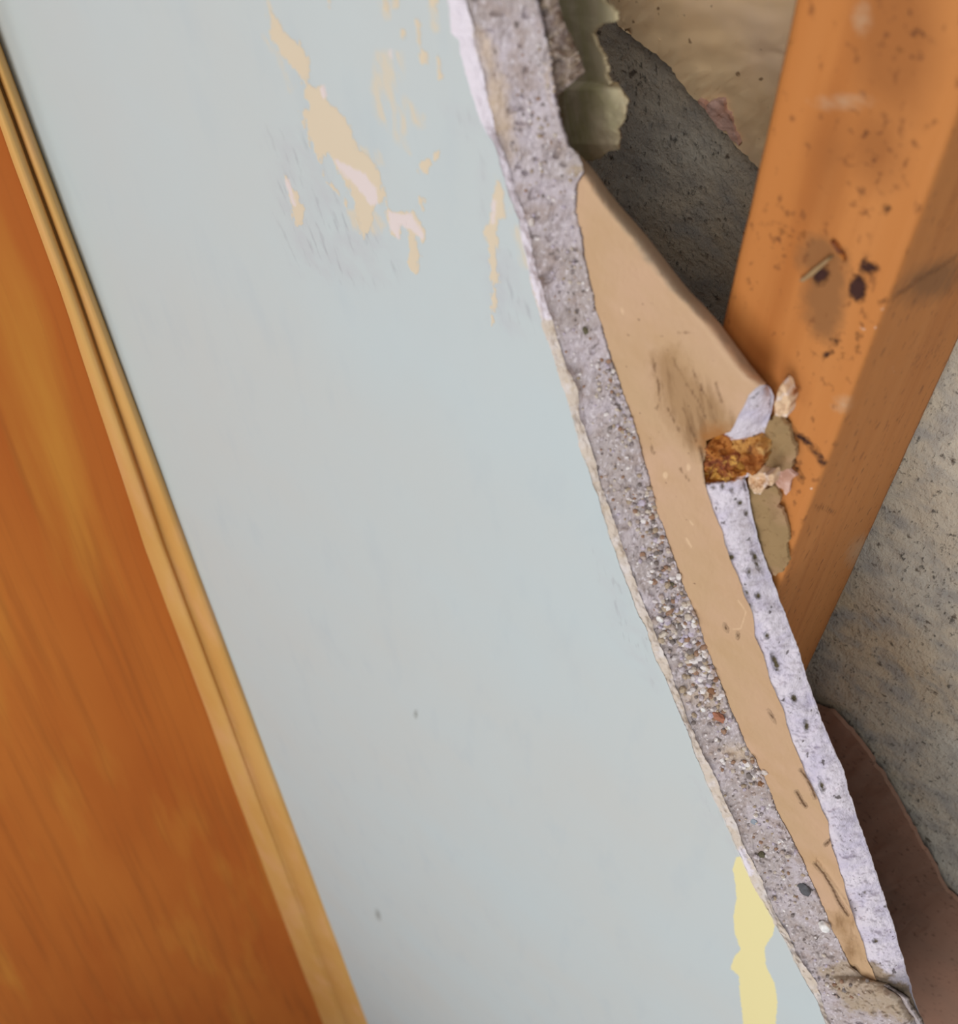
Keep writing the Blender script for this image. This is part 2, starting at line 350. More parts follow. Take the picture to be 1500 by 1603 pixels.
# ------------------------------------------------------------------ traced edges of the break (y -> x)
Ax = curve([(-250,650),(0,702),(51,707),(64,720),(102,726),(137,738),(173,748),(192,755),(226,774),(256,782),(300,795),(342,812),(399,824),(446,833),(489,846),(509,850),(544,863),(583,876),(644,894),(699,909),(738,922),(790,940),(844,956),(882,969),(915,981),(953,995),(988,1012),(1026,1023),(1064,1042),(1107,1061),(1150,1078),(1197,1095),(1220,1105),(1264,1125),(1290,1137),(1320,1151),(1343,1161),(1365,1171),(1394,1184),(1416,1198),(1446,1213),(1474,1230),(1504,1244),(1540,1262),(1566,1278),(1595,1290),(1720,1345)])
Bx = curve([(-250,675),(0,727),(43,742),(64,744),(92,750),(137,760),(175,770),(213,780),(256,795),(300,806),(344,825),(389,833),(442,846),(483,857),(509,866),(539,877),(576,887),(614,905),(653,909),(692,922),(738,935),(779,948),(834,968),(886,986),(939,1005),(981,1023),(1024,1040),(1071,1057),(1121,1076),(1192,1105),(1219,1122),(1259,1136),(1290,1152),(1325,1164),(1343,1173),(1369,1188),(1404,1203),(1448,1223),(1460,1232),(1498,1250),(1536,1278),(1580,1290),(1595,1297),(1720,1352)])
Cx = curve([(-250,800),(0,842),(34,851),(81,861),(128,870),(149,872),(192,880),(230,893),(244,908),(270,916),(288,906),(331,904),(357,912),(395,917),(453,927),(495,938),(513,944),(550,955),(598,970),(653,990),(718,1007),(768,1022),(843,1043),(882,1057),(934,1078),(972,1092),(1024,1111),(1062,1125),(1114,1147),(1166,1168),(1195,1186),(1227,1201),(1264,1215),(1303,1237),(1332,1248),(1359,1262),(1384,1274),(1420,1290),(1456,1304),(1492,1322),(1510,1332),(1528,1352),(1540,1392),(1560,1424),(1595,1443),(1720,1490)])
Dx = curve([(765,1105),(805,1120),(829,1130),(847,1135),(867,1140),(886,1148),(912,1159),(962,1178),(995,1182),(1022,1194),(1067,1206),(1112,1227),(1152,1237),(1190,1253),(1207,1260),(1243,1277),(1287,1297),(1317,1300),(1367,1317),(1427,1333),(1473,1350),(1507,1360),(1533,1372),(1720,1440)])
Rx = curve([(241,906),(256,921),(275,936),(300,953),(323,972),(372,1015),(412,1045),(455,1079),(476,1100),(506,1127),(571,1175),(601,1200),(606,1186),(618,1173),(654,1156),(676,1143),(682,1124),(690,1106),(706,1108),(724,1101),(756,1104),(765,1105)]+[(y, float(Dx(y))) for y in range(775, 2001, 10)])
Ex_ = curve([(603,1203),(610,1208),(622,1212),(644,1209),(669,1201),(690,1196),(712,1200),(728,1198),(739,1188),(748,1166),(760,1170),(777,1175),(801,1177),(841,1186),(877,1199),(919,1213),(953,1227),(1005,1246),(1067,1265),(1126,1287),(1152,1299),(1200,1318),(1289,1346),(1360,1370),(1427,1393),(1510,1417),(1567,1433),(1595,1443),(1720,1490)])

def mm(P): return P[..., 0]*1000, P[..., 2]*1000
# ------------------------------------------------------------------ the painted wall
wallroot = empty('wall_front', tuple(at(300, 800, P0)), label='broken wall with pale blue-green paint and a sandy grey plaster edge', cat='wall', kind='structure')
ys = np.arange(-250, 2001, 4.0)
Y = ys[:, None]
u = np.linspace(0, 1, 360)[None, :]
jA = 3.0*fbm(ys*0.05, 3.7, 0.0, 4)+1.2*vnoise(ys*0.35, 9.0)
XA = (Ax(ys)+jA)[:, None]
XL = 770+kx(-0.95, P0)*(2120-Y)
X = XL+(XA-XL)*u**0.7
Yg = np.broadcast_to(Y, X.shape)
Q = lambda pts, ox=350, oy=0, s=2.727: [(ox+a/s, oy+b/s) for a, b in pts]
peel = smin(X,
    polysdf(X, Yg, Q([(200,50),(240,90),(275,155),(330,190),(365,260),(370,340),(330,320),(290,290),(250,240),(200,160)])),
    polysdf(X, Yg, Q([(345,350),(400,380),(430,365),(450,430),(500,480),(550,560),(570,640),(640,680),(680,780),(685,850),(640,890),(625,990),(600,1010),(580,990),(565,900),(530,790),(480,710),(450,650),(425,660),(415,710),(405,670),(370,600),(345,520),(330,470),(365,470),(345,400)])),
    linesdf(X, Yg, Q([(415,700),(430,770),(480,810),(520,870)]), 1.0),
    linesdf(X, Yg, Q([(320,300),(365,370)]), 3.0),
    polysdf(X, Yg, Q([(680,840),(720,900),(760,910),(800,895),(830,930),(860,1000),(850,1030),(825,1010),(838,1130),(830,1170),(790,1145),(780,1120),(800,1090),(790,1010),(775,955),(755,960),(755,1020),(720,1000),(700,940)])),
    polysdf(X, Yg, Q([(260,740),(285,790),(320,840),(345,890),(335,960),(310,965),(295,920),(285,860)])),
    polysdf(X, Yg, Q([(825,700),(860,680),(890,690),(920,630),(930,650),(900,700),(870,730),(830,730)])),
    polysdf(X, Yg, Q([(1160,790),(1180,750),(1200,880),(1205,930),(1172,935),(1175,990),(1165,1060),(1175,1180),(1165,1280),(1152,1380),(1140,1360),(1150,1240),(1140,1090),(1115,990),(1140,930),(1150,850)])),
    linesdf(X, Yg, Q([(830,90),(835,190)]), 1.6), polysdf(X, Yg, Q([(835,200),(870,230),(868,275),(840,270)])),
    linesdf(X, Yg, Q([(915,240),(925,330)]), 2.6), polysdf(X, Yg, Q([(730,-60),(760,-60),(750,40),(735,30)])),
    polysdf(X, Yg, Q([(870,-60),(915,-60),(905,50),(880,30)])), linesdf(X, Yg, Q([(697,-80),(697,40)]), 2.5),
    polysdf(X, Yg, Q([(835,840),(855,850),(855,900),(838,895)])), linesdf(X, Yg, Q([(770,135),(768,165)]), 2.5),
    linesdf(X, Yg, Q([(450,0),(455,40)]), 2.0))
pink = smin(X,
    polysdf(X, Yg, Q([(700,900),(760,915),(800,905),(855,1000),(850,1025),(800,980),(755,960),(750,1020),(715,990)])),
    polysdf(X, Yg, Q([(470,680),(520,700),(600,740),(650,800),(660,870),(630,880),(570,800),(500,730)])),
    linesdf(X, Yg, Q([(270,770),(300,870)]), 3), linesdf(X, Yg, Q([(425,375),(430,410)]), 4), linesdf(X, Yg, Q([(1155,860),(1150,950)]), 3),
    linesdf(X, Yg, Q([(712,215),(716,250)]), 2))
faint = smin(X, polysdf(X, Yg, Q([(650,220),(760,225),(770,330),(745,380),(790,430),(850,500),(850,550),(800,520),(760,590),(800,650),(740,600),(690,540),(650,490),(640,380)])),
    polysdf(X, Yg, Q([(560,620),(660,650),(685,700),(640,700)])), polysdf(X, Yg, Q([(530,900),(640,900),(690,960),(660,1000),(540,980)])),
    linesdf(X, Yg, Q([(1250,980),(1290,1130)]), 5), linesdf(X, Yg, Q([(900,-20),(905,120)]), 5), linesdf(X, Yg, Q([(690,-20),(690,60)]), 8), linesdf(X, Yg, Q([(190,-20),(200,60)]), 4),
    linesdf(X, Yg, Q([(180,150),(290,380)]), 2), linesdf(X, Yg, Q([(1180,740),(1215,900)]), 5))
scuff = smin(X, polysdf(X, Yg, Q([(180,560),(330,560),(520,860),(740,980),(740,1200),(540,1230),(320,1160),(220,900)])),
    polysdf(X, Yg, Q([(930,440),(1080,480),(1160,640),(1120,700),(990,560)])), polysdf(X, Yg, Q([(1090,1100),(1280,1050),(1330,1300),(1360,1400),(1180,1450)])), linesdf(X, Yg, Q([(1105,700),(1120,1000)]), 3),
    polysdf(X, Yg, [(930,860),(965,900),(1010,1000),(1030,1080),(970,1000)]), polysdf(X, Yg, [(1085,1220),(1140,1290),(1150,1330),(1110,1290)]))
yellow = smin(X, polysdf(X, Yg, Q([(460,425),(480,420),(520,490),(580,600),(645,725),(630,790),(590,850),(600,940),(640,1020),(652,1100),(640,1250),(600,1400),(500,1400),(490,1200),(475,1060),(470,980),(430,950),(450,890),(480,860),(450,780),(445,700),(460,620),(450,520),(440,480)], 1000, 1200, 3.0)))
spot = smin(X, ellsdf(X, Yg, 592, 1432, 3.5, 8, -15), ellsdf(X, Yg, 651, 1118, 3, 6), ellsdf(X, Yg, 1012, 1000, 1, 1))
Pp = P0-0.0012*np.clip((X-(XA-14))/14, 0, 1)*0+0.0004*fbm(X*0.006, Yg*0.006)
W = at(X, Yg, Pp)
link('paint_coat', grid_mesh('paint_coat', W, dict(peel=peel, pink=pink, faint=faint, scuff=scuff, yellow=yellow, spot=spot)), M_paint, wallroot)

# dense rows for the break
ys = np.arange(-250, 2001, 1.5); Y = ys[:, None]
jA = 3.0*fbm(ys*0.05, 3.7, 0.0, 4)+1.2*vnoise(ys*0.35, 9.0)
jB = 3.5*fbm(ys*0.04, 31.7, 0.0, 4)+1.5*vnoise(ys*0.2, 19.0)
jC = 4.0*fbm(ys*0.035, 61.7, 0.0, 4)+1.2*vnoise(ys*0.3, 49.0)
a = Ax(ys)+jA-1.5; b = np.maximum(Bx(ys)+jB, a+4); c = Cx(ys)+jC
# finish coat: thin pale skin between the paint and the sanded coat
u = np.linspace(0, 1, 12)[None, :]
X = a[:, None]+(b-a)[:, None]*u; Yg = np.broadcast_to(Y, X.shape)
W0 = at(X, Yg, P0); s_, z_ = mm(W0)
Pp = P0-0.0001+0.0021*u**1.2+0.0006*fbm(s_*0.5, z_*0.3)*np.minimum(1, u*2)
white = smin(X, polysdf(X, Yg, [(695,-40),(730,-40),(745,70),(775,170),(830,340),(870,500),(850,500),(800,340),(745,180),(700,60)]), linesdf(X, Yg, [(1160,1335),(1172,1365)], 7))
link('finish_coat', grid_mesh('finish_coat', at(X, Yg, Pp), dict(white=white)), M_finish, wallroot)
# sanded plaster coat: sloping fracture, then undercut and back
nc = 84
u = np.linspace(0, 1, nc)[None, :]
X = (b-1.5)[:, None]+(c-b+1.5)[:, None]*u; Yg = np.broadcast_to(Y, X.shape)
low = np.clip((Yg-1528)/30, 0, 1)
base = P0+0.002+(0.0098-0.0024*low)*u**0.9+0.0105*low*np.clip((u-0.78)/0.22, 0, 1)**2
s_, z_ = mm(at(X, Yg, base))
env = np.minimum(1, np.minimum(u*8, (1-u)*10+0.25))
grit = np.clip((Yg-450)/250, 0, 1)
rel = 0.0012*fbm(s_*0.16, z_*0.1, 0.0, 3)+(0.0003+0.0003*grit)*fbm(s_*0.8, z_*0.4, 0.0, 3)+0.0002*vnoise(s_*2.6, z_*1.3)+0.0012*low*fbm(s_*0.3, z_*0.2, 0.0, 4)
pits = np.clip(vnoise(s_*0.55+40, z_*0.55)-0.28, 0, 1)*0.005
base = base+rel*env+pits*env*(1-0.7*grit)
warm = smin(X, polysdf(X, Yg, [(745,40),(770,60),(800,180),(800,260),(770,200)]), ellsdf(X, Yg, 880, 110, 20, 60), ellsdf(X, Yg, 1100, 1090, 30, 14), ellsdf(X, Yg, 1160, 1180, 26, 10))
mud = smin(X, polysdf(X, Yg, [(1285,1520),(1340,1500),(1440,1545),(1450,1600),(1330,1580)]), ellsdf(X, Yg, 905, 268, 14, 14))
front = at(X, Yg, base)
under = at(np.stack([c-3, c-14, c-60, c-0.3*(c-(770+kx(-0.95, PL)*(2120-ys))), 770+kx(-0.95, PL)*(2120-ys)], 1), np.broadcast_to(Y, (len(ys), 5)), PL+0.0002+0*np.stack([c]*5, 1)); under[:, 0, 1] = PL-0.001
full = np.concatenate([front, under], 1); pad = lambda v: np.concatenate([v, np.full((len(ys), 5), 40.0)], 1)
link('plaster_coat', grid_mesh('plaster_coat', full, dict(warm=pad(warm), mud=pad(mud))), M_plaster, wallroot)
# surface lookup for grains
def plaster_p(px, py):
    i = int(np.clip(round((py-ys[0])/1.5), 0, len(ys)-1)); row = X[i]; return float(np.interp(px, row, base[i]))
# sand grains packed in the fracture: nobody could count them
gm = bpy.data.materials.new('sand_grain_colours'); gm.use_nodes = True
_a = gm.node_tree.nodes.new('ShaderNodeAttribute'); _a.attribute_name = 'graincol'
gm.node_tree.links.new(_a.outputs['Color'], gm.node_tree.nodes['Principled BSDF'].inputs['Base Color']); gm.node_tree.nodes['Principled BSDF'].inputs['Roughness'].default_value = 0.8
tb = bmesh.new(); bmesh.ops.create_icosphere(tb, subdivisions=1, radius=1.0); tv = np.array([v.co[:] for v in tb.verts]); tf = np.array([[v.index for v in f.verts] for f in tb.faces]); tb.free()
gv, gf, gc = [], [], []
cl = [(955,590,30,35,70,.9),(985,640,22,40,50,.8),(1020,790,22,35,110,1.2),(1030,850,22,40,90,1.2),(1050,905,30,30,80,1.3),(1065,985,35,45,190,1.6),(1100,1045,26,35,120,1.6),(1120,1110,40,30,60,1.4),(1185,1205,26,24,80,1.6),(1240,1315,25,22,60,1.3),(1190,1290,30,60,60,1.1),(1300,1540,40,40,60,1.2),(1230,1400,45,70,90,1.0),(840,200,40,200,120,.6),(900,450,40,150,150,.6),(980,720,40,150,180,.8),(1130,1180,50,150,160,1.0)]
pal = np.array([srgb(*q)[:3] for q in [(206,198,198),(190,180,184),(176,160,152),(150,140,140),(222,216,214),(168,150,128),(122,112,108),(150,118,96),(196,184,170),(186,176,190)]])
for (cx, cy, rx, ry, n, sz) in cl:
    for _ in range(n):
        py = cy+RNG.randn()*ry*0.6; px = cx+RNG.randn()*rx*0.6
        i = int(np.clip(round((py-ys[0])/1.5), 0, len(ys)-1))
        if not (b[i]+4 < px < c[i]-3): continue
        r = (0.45+0.55*RNG.rand()**2)*0.00105*sz
        ctr = at(px, py, plaster_p(px, py)-r*0.25)
        q, _r = np.linalg.qr(RNG.randn(3, 3)); sq = np.array([1, 0.6+0.4*RNG.rand(), 0.6+0.5*RNG.rand()])
        vv = (tv*(1+0.25*(RNG.rand(len(tv), 1)-0.5))*sq) @ q*r+ctr
        gf.append(tf+len(gv)*len(tv)); gv.append(vv); gc.append(np.repeat([np.append(pal[RNG.randint(len(pal))], 1)], len(tv), 0))
gv = np.concatenate(gv); gf = np.concatenate(gf); gc = np.concatenate(gc)
me = bpy.data.meshes.new('sand_grains'); me.from_pydata(gv.tolist(), [], gf.tolist())
ca = me.color_attributes.new('graincol', 'FLOAT_COLOR', 'POINT'); ca.data.foreach_set('color', gc.reshape(-1).astype(np.float32))
tag(link('sand_grains', me, gm, wallroot, smooth=False), 'sand grains bedded in the broken plaster', kind='stuff')
PXM = lambda px, py, p: float(np.linalg.norm(at(px, py, p)-CAM))/F     # metres per pixel there
def pebble(px, py, rpx, mat, label, seed, sq=(1, .7, 1.2), rot=0.0):
    p = plaster_p(px, py); k = PXM(px, py, p); o = lump('pebble', at(px, py, p), rpx*k, mat, wallroot, seed, sq, 0.3, 2, rot); tag(o, label)
pebble(1259, 1391, 11, M_dk, 'dark grey angular pebble set in the plaster', 1, (1, .6, 1.4), -0.4)
pebble(1124, 1121, 10, M_terra, 'terracotta coloured pebble set in the plaster', 2, (1.3, .6, 1.0), 0.5)
pebble(1114, 1080, 8, M_brownp, 'brown pebble', 3); pebble(1192, 1338, 6, M_olive, 'dark olive pebble', 4); pebble(1180, 1285, 6, M_bluep, 'bluish pebble', 5)
pebble(1053, 916, 5, M_olive, 'dark olive pebble', 6); pebble(832, 348, 7, M_crumb, 'cream round pebble', 7); pebble(1191, 1227, 6, M_brownp, 'brown pebble', 8); pebble(916, 517, 6, M_olive, 'olive pebble', 9)
# ragged plaster behind the top of the break, squeezed through the lath gap
o = prism('plaster_key', [(845,-60),(862,20),(872,50),(886,75),(899,108),(902,124),(888,134),(874,150),(866,140),(858,60),(835,-40)], lambda x, y: P0+0.013+0.0002*max(0, x-860), 0.003, M_plaster, wallroot, 0.005, step=3, amp=2, seed=5, cell=4)
tag(o, 'crumbly brownish plaster squeezed past the break')
# loose crumbs lying on the ledge of the break
def crumb(px, py, rpx, label, seed, sq=(1, .7, 1.0), mat=None, rot=0.3):
    p = plaster_p(px, py); k = PXM(px, py, p); ctr = at(px, py, p-rpx*k*0.35)
    o = lump('plaster_crumb', ctr, rpx*k, mat or M_white, None, seed, sq, 0.25, 3, rot); settle(o, tuple(ctr))
    tag(o, label, 'crumb', 'white crumbs caught on the broken plaster')
crumb(1291, 1451, 9, 'largest white crumb, near the bottom of the plaster break beside the tan paper', 11, (1.1, .7, .9))
crumb(1033, 969, 6.5, 'bright white crumb on the plaster break beside the blue paint edge, mid height', 12)
crumb(1101, 1110, 5, 'small white crumb just above the terracotta pebble', 13)
crumb(1141, 1139, 3.8, 'tiny white crumb just right of and below the terracotta pebble', 14)
crumb(1019, 911, 3.8, 'tiny white crumb highest up the coarse sandy part of the break', 15)
crumb(1083, 969, 4.5, 'flat white crumb on the plaster break touching the tan paper edge', 16, (1.6, .6, .6))
crumb(1197, 1209, 5, 'pinkish white crumb near the tan paper above the yellow paint patch', 17, mat=M_crumb)
crumb(1199, 1330, 4, 'small cream crumb beside the dark olive pebble', 18, (.7, .6, 1.4), mat=M_crumb)

# ------------------------------------------------------------------ gypsum lath: paper face and broken core
lath = empty('gypsum_lath', tuple(at(1060, 700, PL)), label='gypsum lath board with tan paper face and broken white core beside the plaster', cat='lath board')
yl = np.arange(236, 1721, 1.5); Y = yl[:, None]
r = Rx(yl)+2.0*fbm(yl*0.06, 80.0, 0.0, 4)*(yl > 603)
l = Cx(yl)-45
l = np.minimum(l, r-4)
u = np.linspace(0, 1, 110)[None, :]
X = l[:, None]+(r-l)[:, None]*u; Yg = np.broadcast_to(Y, X.shape)
yF = np.clip((608-Yg)/20, 0, 1)
Rf = curve([(236,900),(256,921),(275,936),(300,953),(323,972),(372,1015),(412,1045),(455,1079),(476,1100),(506,1127),(571,1175),(601,1204),(640,1240),(1800,2400)])
dd = np.clip(((Rf(Yg)-X)*0.77)/27.0, 0, 1)             # 0 on the rounded factory edge
rimw = (1-dd)
Pp = PL+0.0060*rimw**2.0*yF
s_, z_ = mm(at(X, Yg, PL))
Pp = Pp+0.0004*fbm(s_*0.08, z_*0.08)+0.00012*vnoise(s_*1.2, z_*0.6)
tear = linesdf(X, Yg, [(1276,1352),(1300,1385),(1320,1412),(1336,1436)], 0)
Pp = Pp-0.0018*np.exp(-((tear/7.0)**2))*(X > np.interp(Yg, [1352,1436],[1278,1336]))
crack = smin(X, linesdf(X, Yg, [(1276,1352),(1290,1368),(1303,1390),(1312,1410),(1326,1432)], 1.4), linesdf(X, Yg, [(1254,1206),(1264,1220),(1272,1236),(1276,1248)], 1.3),
    linesdf(X, Yg, [(1247,1240),(1254,1252),(1261,1262)], 1.4), linesdf(X, Yg, [(1338,1514),(1342,1520)], 2), ellsdf(X, Yg, 1136, 982, 1.4, 3, -20), ellsdf(X, Yg, 1155, 995, 1, 2), ellsdf(X, Yg, 1208, 1121, 1.2, 4, -30),
    linesdf(X, Yg, [(1292,1322),(1299,1316)], 1.2), linesdf(X, Yg, [(1096,702),(1103,730),(1105,756)], 1.2))
pale = smin(X, linesdf(X, Yg, [(1075,843),(1082,856)], 1.5), ellsdf(X, Yg, 1042, 744, 4, 5), linesdf(X, Yg, [(1156,940),(1168,958),(1160,984),(1148,985)], 0.7), ellsdf(X, Yg, 974, 486, 1.5, 4, -20), linesdf(X, Yg, [(1080,815),(1085,822)], 1), ellsdf(X, Yg, 1078, 732, 3, 5))
fuzz = smin(X, polysdf(X, Yg, [(1022,555),(1060,545),(1080,580),(1120,620),(1150,670),(1120,700),(1100,720),(1070,690),(1045,650),(1028,610)]), polysdf(X, Yg, [(1300,1430),(1330,1440),(1345,1500),(1330,1510)]))
fl = smin(X, linesdf(X, Yg, [(1022,562),(1030,600),(1034,630),(1028,640)], .9), linesdf(X, Yg, [(1046,640),(1056,660),(1063,676)], 1.0), linesdf(X, Yg, [(1053,560),(1075,600),(1100,640)], .5),
    linesdf(X, Yg, [(1085,580),(1110,630),(1120,660)], .4), linesdf(X, Yg, [(1120,600),(1130,628)], 1.4), linesdf(X, Yg, [(1070,640),(1090,690)], .5), linesdf(X, Yg, [(1015,680),(1024,710)], .4), linesdf(X, Yg, [(1062,520),(1090,522)], .6),
    linesdf(X, Yg, [(1090,620),(1105,655)], .6), linesdf(X, Yg, [(1066,735),(1078,752)], .3))
fl = fl-0.3
rim = smin(X, (Rf(Yg)-X)*0.77-np.interp(Yg, [236,330,420,520,600],[8,17,22,14,4]))  # grey band: dirt plus rolled-edge shade painted into the paper colour
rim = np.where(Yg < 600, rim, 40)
stain = smin(X, ellsdf(X, Yg, 1122, 690, 26, 24, 20))
front = at(X, Yg, Pp)
nb = 3
m_ = (yl < 604)[:, None]
back = at(np.stack([r-1.5, (r+l)/2, l], 1), np.broadcast_to(Y, (len(yl), 3)), np.where(m_, PB-0.0004, PL+0.0006)+np.zeros((len(yl), 3)))
full = np.concatenate([front, back], 1); pad = lambda v: np.concatenate([v, np.full((len(yl), nb), 40.0)], 1)
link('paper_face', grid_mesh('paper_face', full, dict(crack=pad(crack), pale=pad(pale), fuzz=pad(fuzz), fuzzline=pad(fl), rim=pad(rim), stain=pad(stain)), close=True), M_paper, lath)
# core: fracture slope D..E and straight back behind
yc = np.arange(603, 1721, 1.5); Y = yc[:, None]
d = np.interp(yc, yl, r)-2.0; e = Ex_(yc)+2.5*fbm(yc*0.05, 150.0, 0.0, 4)+0.8*vnoise(yc*0.25, 7.0); e = np.maximum(e, d+3)
u = np.linspace(0, 1, 56)[None, :]
X = d[:, None]+(e-d)[:, None]*u; Yg = np.broadcast_to(Y, X.shape)
Pp = PL+0.0004+0.0090*u**1.3
s_, z_ = mm(at(X, Yg, Pp)); env = np.minimum(1, np.minimum(u*6, (1-u)*8+0.2))
rust = smin(X, polysdf(X, Yg, [(1095,668),(1130,672),(1146,688),(1194,683),(1204,726),(1186,745),(1162,748),(1143,754),(1100,760),(1090,720)]))
inr = np.clip(-rust/6, 0, 1)
Pp = Pp+env*(0.0011*fbm(s_*0.2, z_*0.2, 0.0, 3)+0.00045*fbm(s_*1.1, z_*1.1, 0.0, 3))+0.0018*inr*fbm(s_*0.5+9, z_*0.5, 0.0, 3)+0.002*inr
pit = smin(X, ellsdf(X, Yg, 1145, 872, 4, 4.5), ellsdf(X, Yg, 1182, 872, 3, 9, -25), ellsdf(X, Yg, 1186, 884, 2, 7, -30), ellsdf(X, Yg, 1214, 1036, 4, 11, -20), ellsdf(X, Yg, 1243, 1094, 3, 6, -20), ellsdf(X, Yg, 1159, 787, 3, 3),
    ellsdf(X, Yg, 1173, 895, 2, 4), ellsdf(X, Yg, 1187, 932, 4, 4), ellsdf(X, Yg, 1174, 948, 1.8, 1.8), ellsdf(X, Yg, 1169, 927, 1.5, 4, -20), ellsdf(X, Yg, 1116, 763, 2.5, 2), ellsdf(X, Yg, 1132, 761, 2.5, 2.5), ellsdf(X, Yg, 1147, 767, 2, 2), ellsdf(X, Yg, 1169, 803, 2, 3), ellsdf(X, Yg, 1263, 1135, 3, 6), ellsdf(X, Yg, 1287, 1230, 2.5, 7, -15), ellsdf(X, Yg, 1201, 995, 3, 3), ellsdf(X, Yg, 1354, 1398, 1.5, 1.5), ellsdf(X, Yg, 1371, 1473, 3, 3), ellsdf(X, Yg, 1209, 631, 2, 4), ellsdf(X, Yg, 1168, 758, 2, 5))
mud = smin(X, polysdf(X, Yg, [(1355,1500),(1375,1510),(1400,1535),(1440,1545),(1450,1600),(1360,1600)]))
front = at(X, Yg, Pp)
back = at(np.stack([e-1.0, (e+d)/2, d-30, d-140], 1), np.broadcast_to(Y, (len(yc), 4)), np.array([PB-0.0012, PB, PB, PB])[None, :].repeat(len(yc), 0))
start = at((d-140)[:, None], Y, np.full((len(yc), 1), PL+0.001))
full = np.concatenate([front, back, start], 1); pad = lambda v: np.concatenate([v, np.full((len(yc), 5), 40.0)], 1)
link('gypsum_core', grid_mesh('gypsum_core', full, dict(rust=pad(rust), pit=pad(pit), mud=pad(mud)), close=True), M_gyp, lath)
# torn rear paper standing out past the core
bp = lambda x, y: PB-0.0010+0.00003*(x-1200)
o = prism('torn_back_paper', [(1190,690),(1196,665),(1211,652),(1218,651),(1232,664),(1238,680),(1243,697),(1245,718),(1239,727),(1237,732),(1225,739),(1212,739),(1198,734)], bp, 0.0012, M_backpaper, lath, 0.0015, step=2.2, amp=3.2, seed=2)
tag(o, 'rounded scrap of olive brown backing paper')
o = prism('torn_back_paper', [(1160,760),(1199,764),(1211,760),(1220,777),(1220,796),(1229,812),(1235,832),(1231,852),(1233,877),(1226,896),(1215,901),(1205,895),(1180,870),(1165,800)], lambda x, y: PB+0.0001, 0.0010, M_backpaper, lath, 0.0012, step=2.2, amp=3.0, seed=3)
tag(o, 'long hanging strip of olive brown backing paper')
o = prism('torn_back_paper', [(1206,735),(1222,730),(1240,738),(1251,745),(1238,752),(1235,768),(1230,776),(1222,764),(1210,750)], lambda x, y: PB+0.0003, 0.0008, M_pink, lath, 0.001, step=2.5, amp=2.0, seed=7)
o = prism('plaster_chip', [(1224,601),(1230,606),(1232,616),(1238,629),(1235,640),(1232,653),(1222,652),(1214,650),(1213,633),(1218,616)], lambda x, y: PB-0.0050+0.00006*(x-1215), 0.0035, M_chip, lath, 0.002, step=3, amp=1.2, seed=4, cell=4)
tag(o, 'cream chip standing up at the corner')
o = prism('rust_flake', [(1143,688),(1160,684),(1190,686),(1196,700),(1199,722),(1192,735),(1180,742),(1166,730),(1152,712)], lambda x, y: PL+0.0045+0.00005*(x-1143)-0.00006*(y-690), 0.004, M_rust, lath, 0.003, step=3, amp=5, seed=6, cell=4)
tag(o, 'rusty brown flake at the broken corner')
o = prism('rust_flake', [(1108,692),(1122,672),(1136,686),(1148,696),(1150,716),(1158,738),(1140,754),(1126,746),(1108,750),(1102,722)], lambda x, y: PL+0.0010+0.00004*(x-1100), 0.004, M_rustdark, lath, 0.004, step=3, amp=5, seed=12, cell=4)
o = prism('plaster_chip', [(1170,742),(1186,738),(1200,742),(1199,762),(1190,773),(1182,772),(1174,760)], lambda x, y: PB-0.0035, 0.003, M_chip, lath, 0.003, step=3, amp=1.5, seed=14, cell=4)
o = prism('plaster_chip', [(1198,744),(1210,742),(1212,752),(1209,761),(1200,757)], lambda x, y: PB-0.0050, 0.003, M_chip, lath, 0.003, step=3, amp=1.0, seed=15, cell=4)

# ------------------------------------------------------------------ stud
def sline(k, p):         # s of a vertical line at depth p that shows with image slope k through the vanishing point
    q = at(770-k*(800-2120)*-1 if False else 770+k*(2120-800), 800, p); return float(q[0])
sL, sR = sline(0.223, P1), sline(0.375, P1); P2b = P2
zz = np.arange(FLOOR, 2.95, 0.0022)
ring = []
def edge(p_, q_, n): 
    for i in range(n): t = i/n; ring.append((p_[0]+(q_[0]-p_[0])*t, p_[1]+(q_[1]-p_[1])*t))
bv = 0.0012
edge((sL+bv, P1), (sR-bv, P1), 26); edge((sR-bv, P1), (sR-bv*0.3, P1+bv*0.3), 1); edge((sR-bv*0.3, P1+bv*0.3), (sR, P1+bv), 1); edge((sR, P1+bv), (sR, P2), 34)
edge((sR, P2), (sL, P2), 4); edge((sL, P2), (sL, P1+bv), 8); edge((sL, P1+bv), (sL+bv, P1), 1)
ring = np.array(ring)
Wd = np.zeros((len(zz), len(ring), 3)); Wd[..., 0] = ring[None, :, 0]; Wd[..., 1] = ring[None, :, 1]; Wd[..., 2] = zz[:, None]
Wd[..., 0] += 0.0005*fbm(zz*25, 5.0)[:, None]; X, Yg = project(Wd)
vis = (ring[None, :, 1] < P1+0.0005) | (ring[None, :, 0] > sR-0.0005)
vis = np.broadcast_to(vis, X.shape)
fx = lambda v: np.where(vis, v, 40)
tone = fx(smin(X, ellsdf(X, Yg, 1400, 60, 70, 130), ellsdf(X, Yg, 1370, 230, 45, 60), ellsdf(X, Yg, 1300, 250, 30, 90, 10)))
olive = fx(smin(X, polysdf(X, Yg, [(1268,385),(1296,372),(1318,392),(1326,430),(1320,480),(1304,540),(1272,525),(1256,470),(1262,420)]), ellsdf(X, Yg, 1460, 440, 50, 26, -25), ellsdf(X, Yg, 1280, 400, 30, 30)))
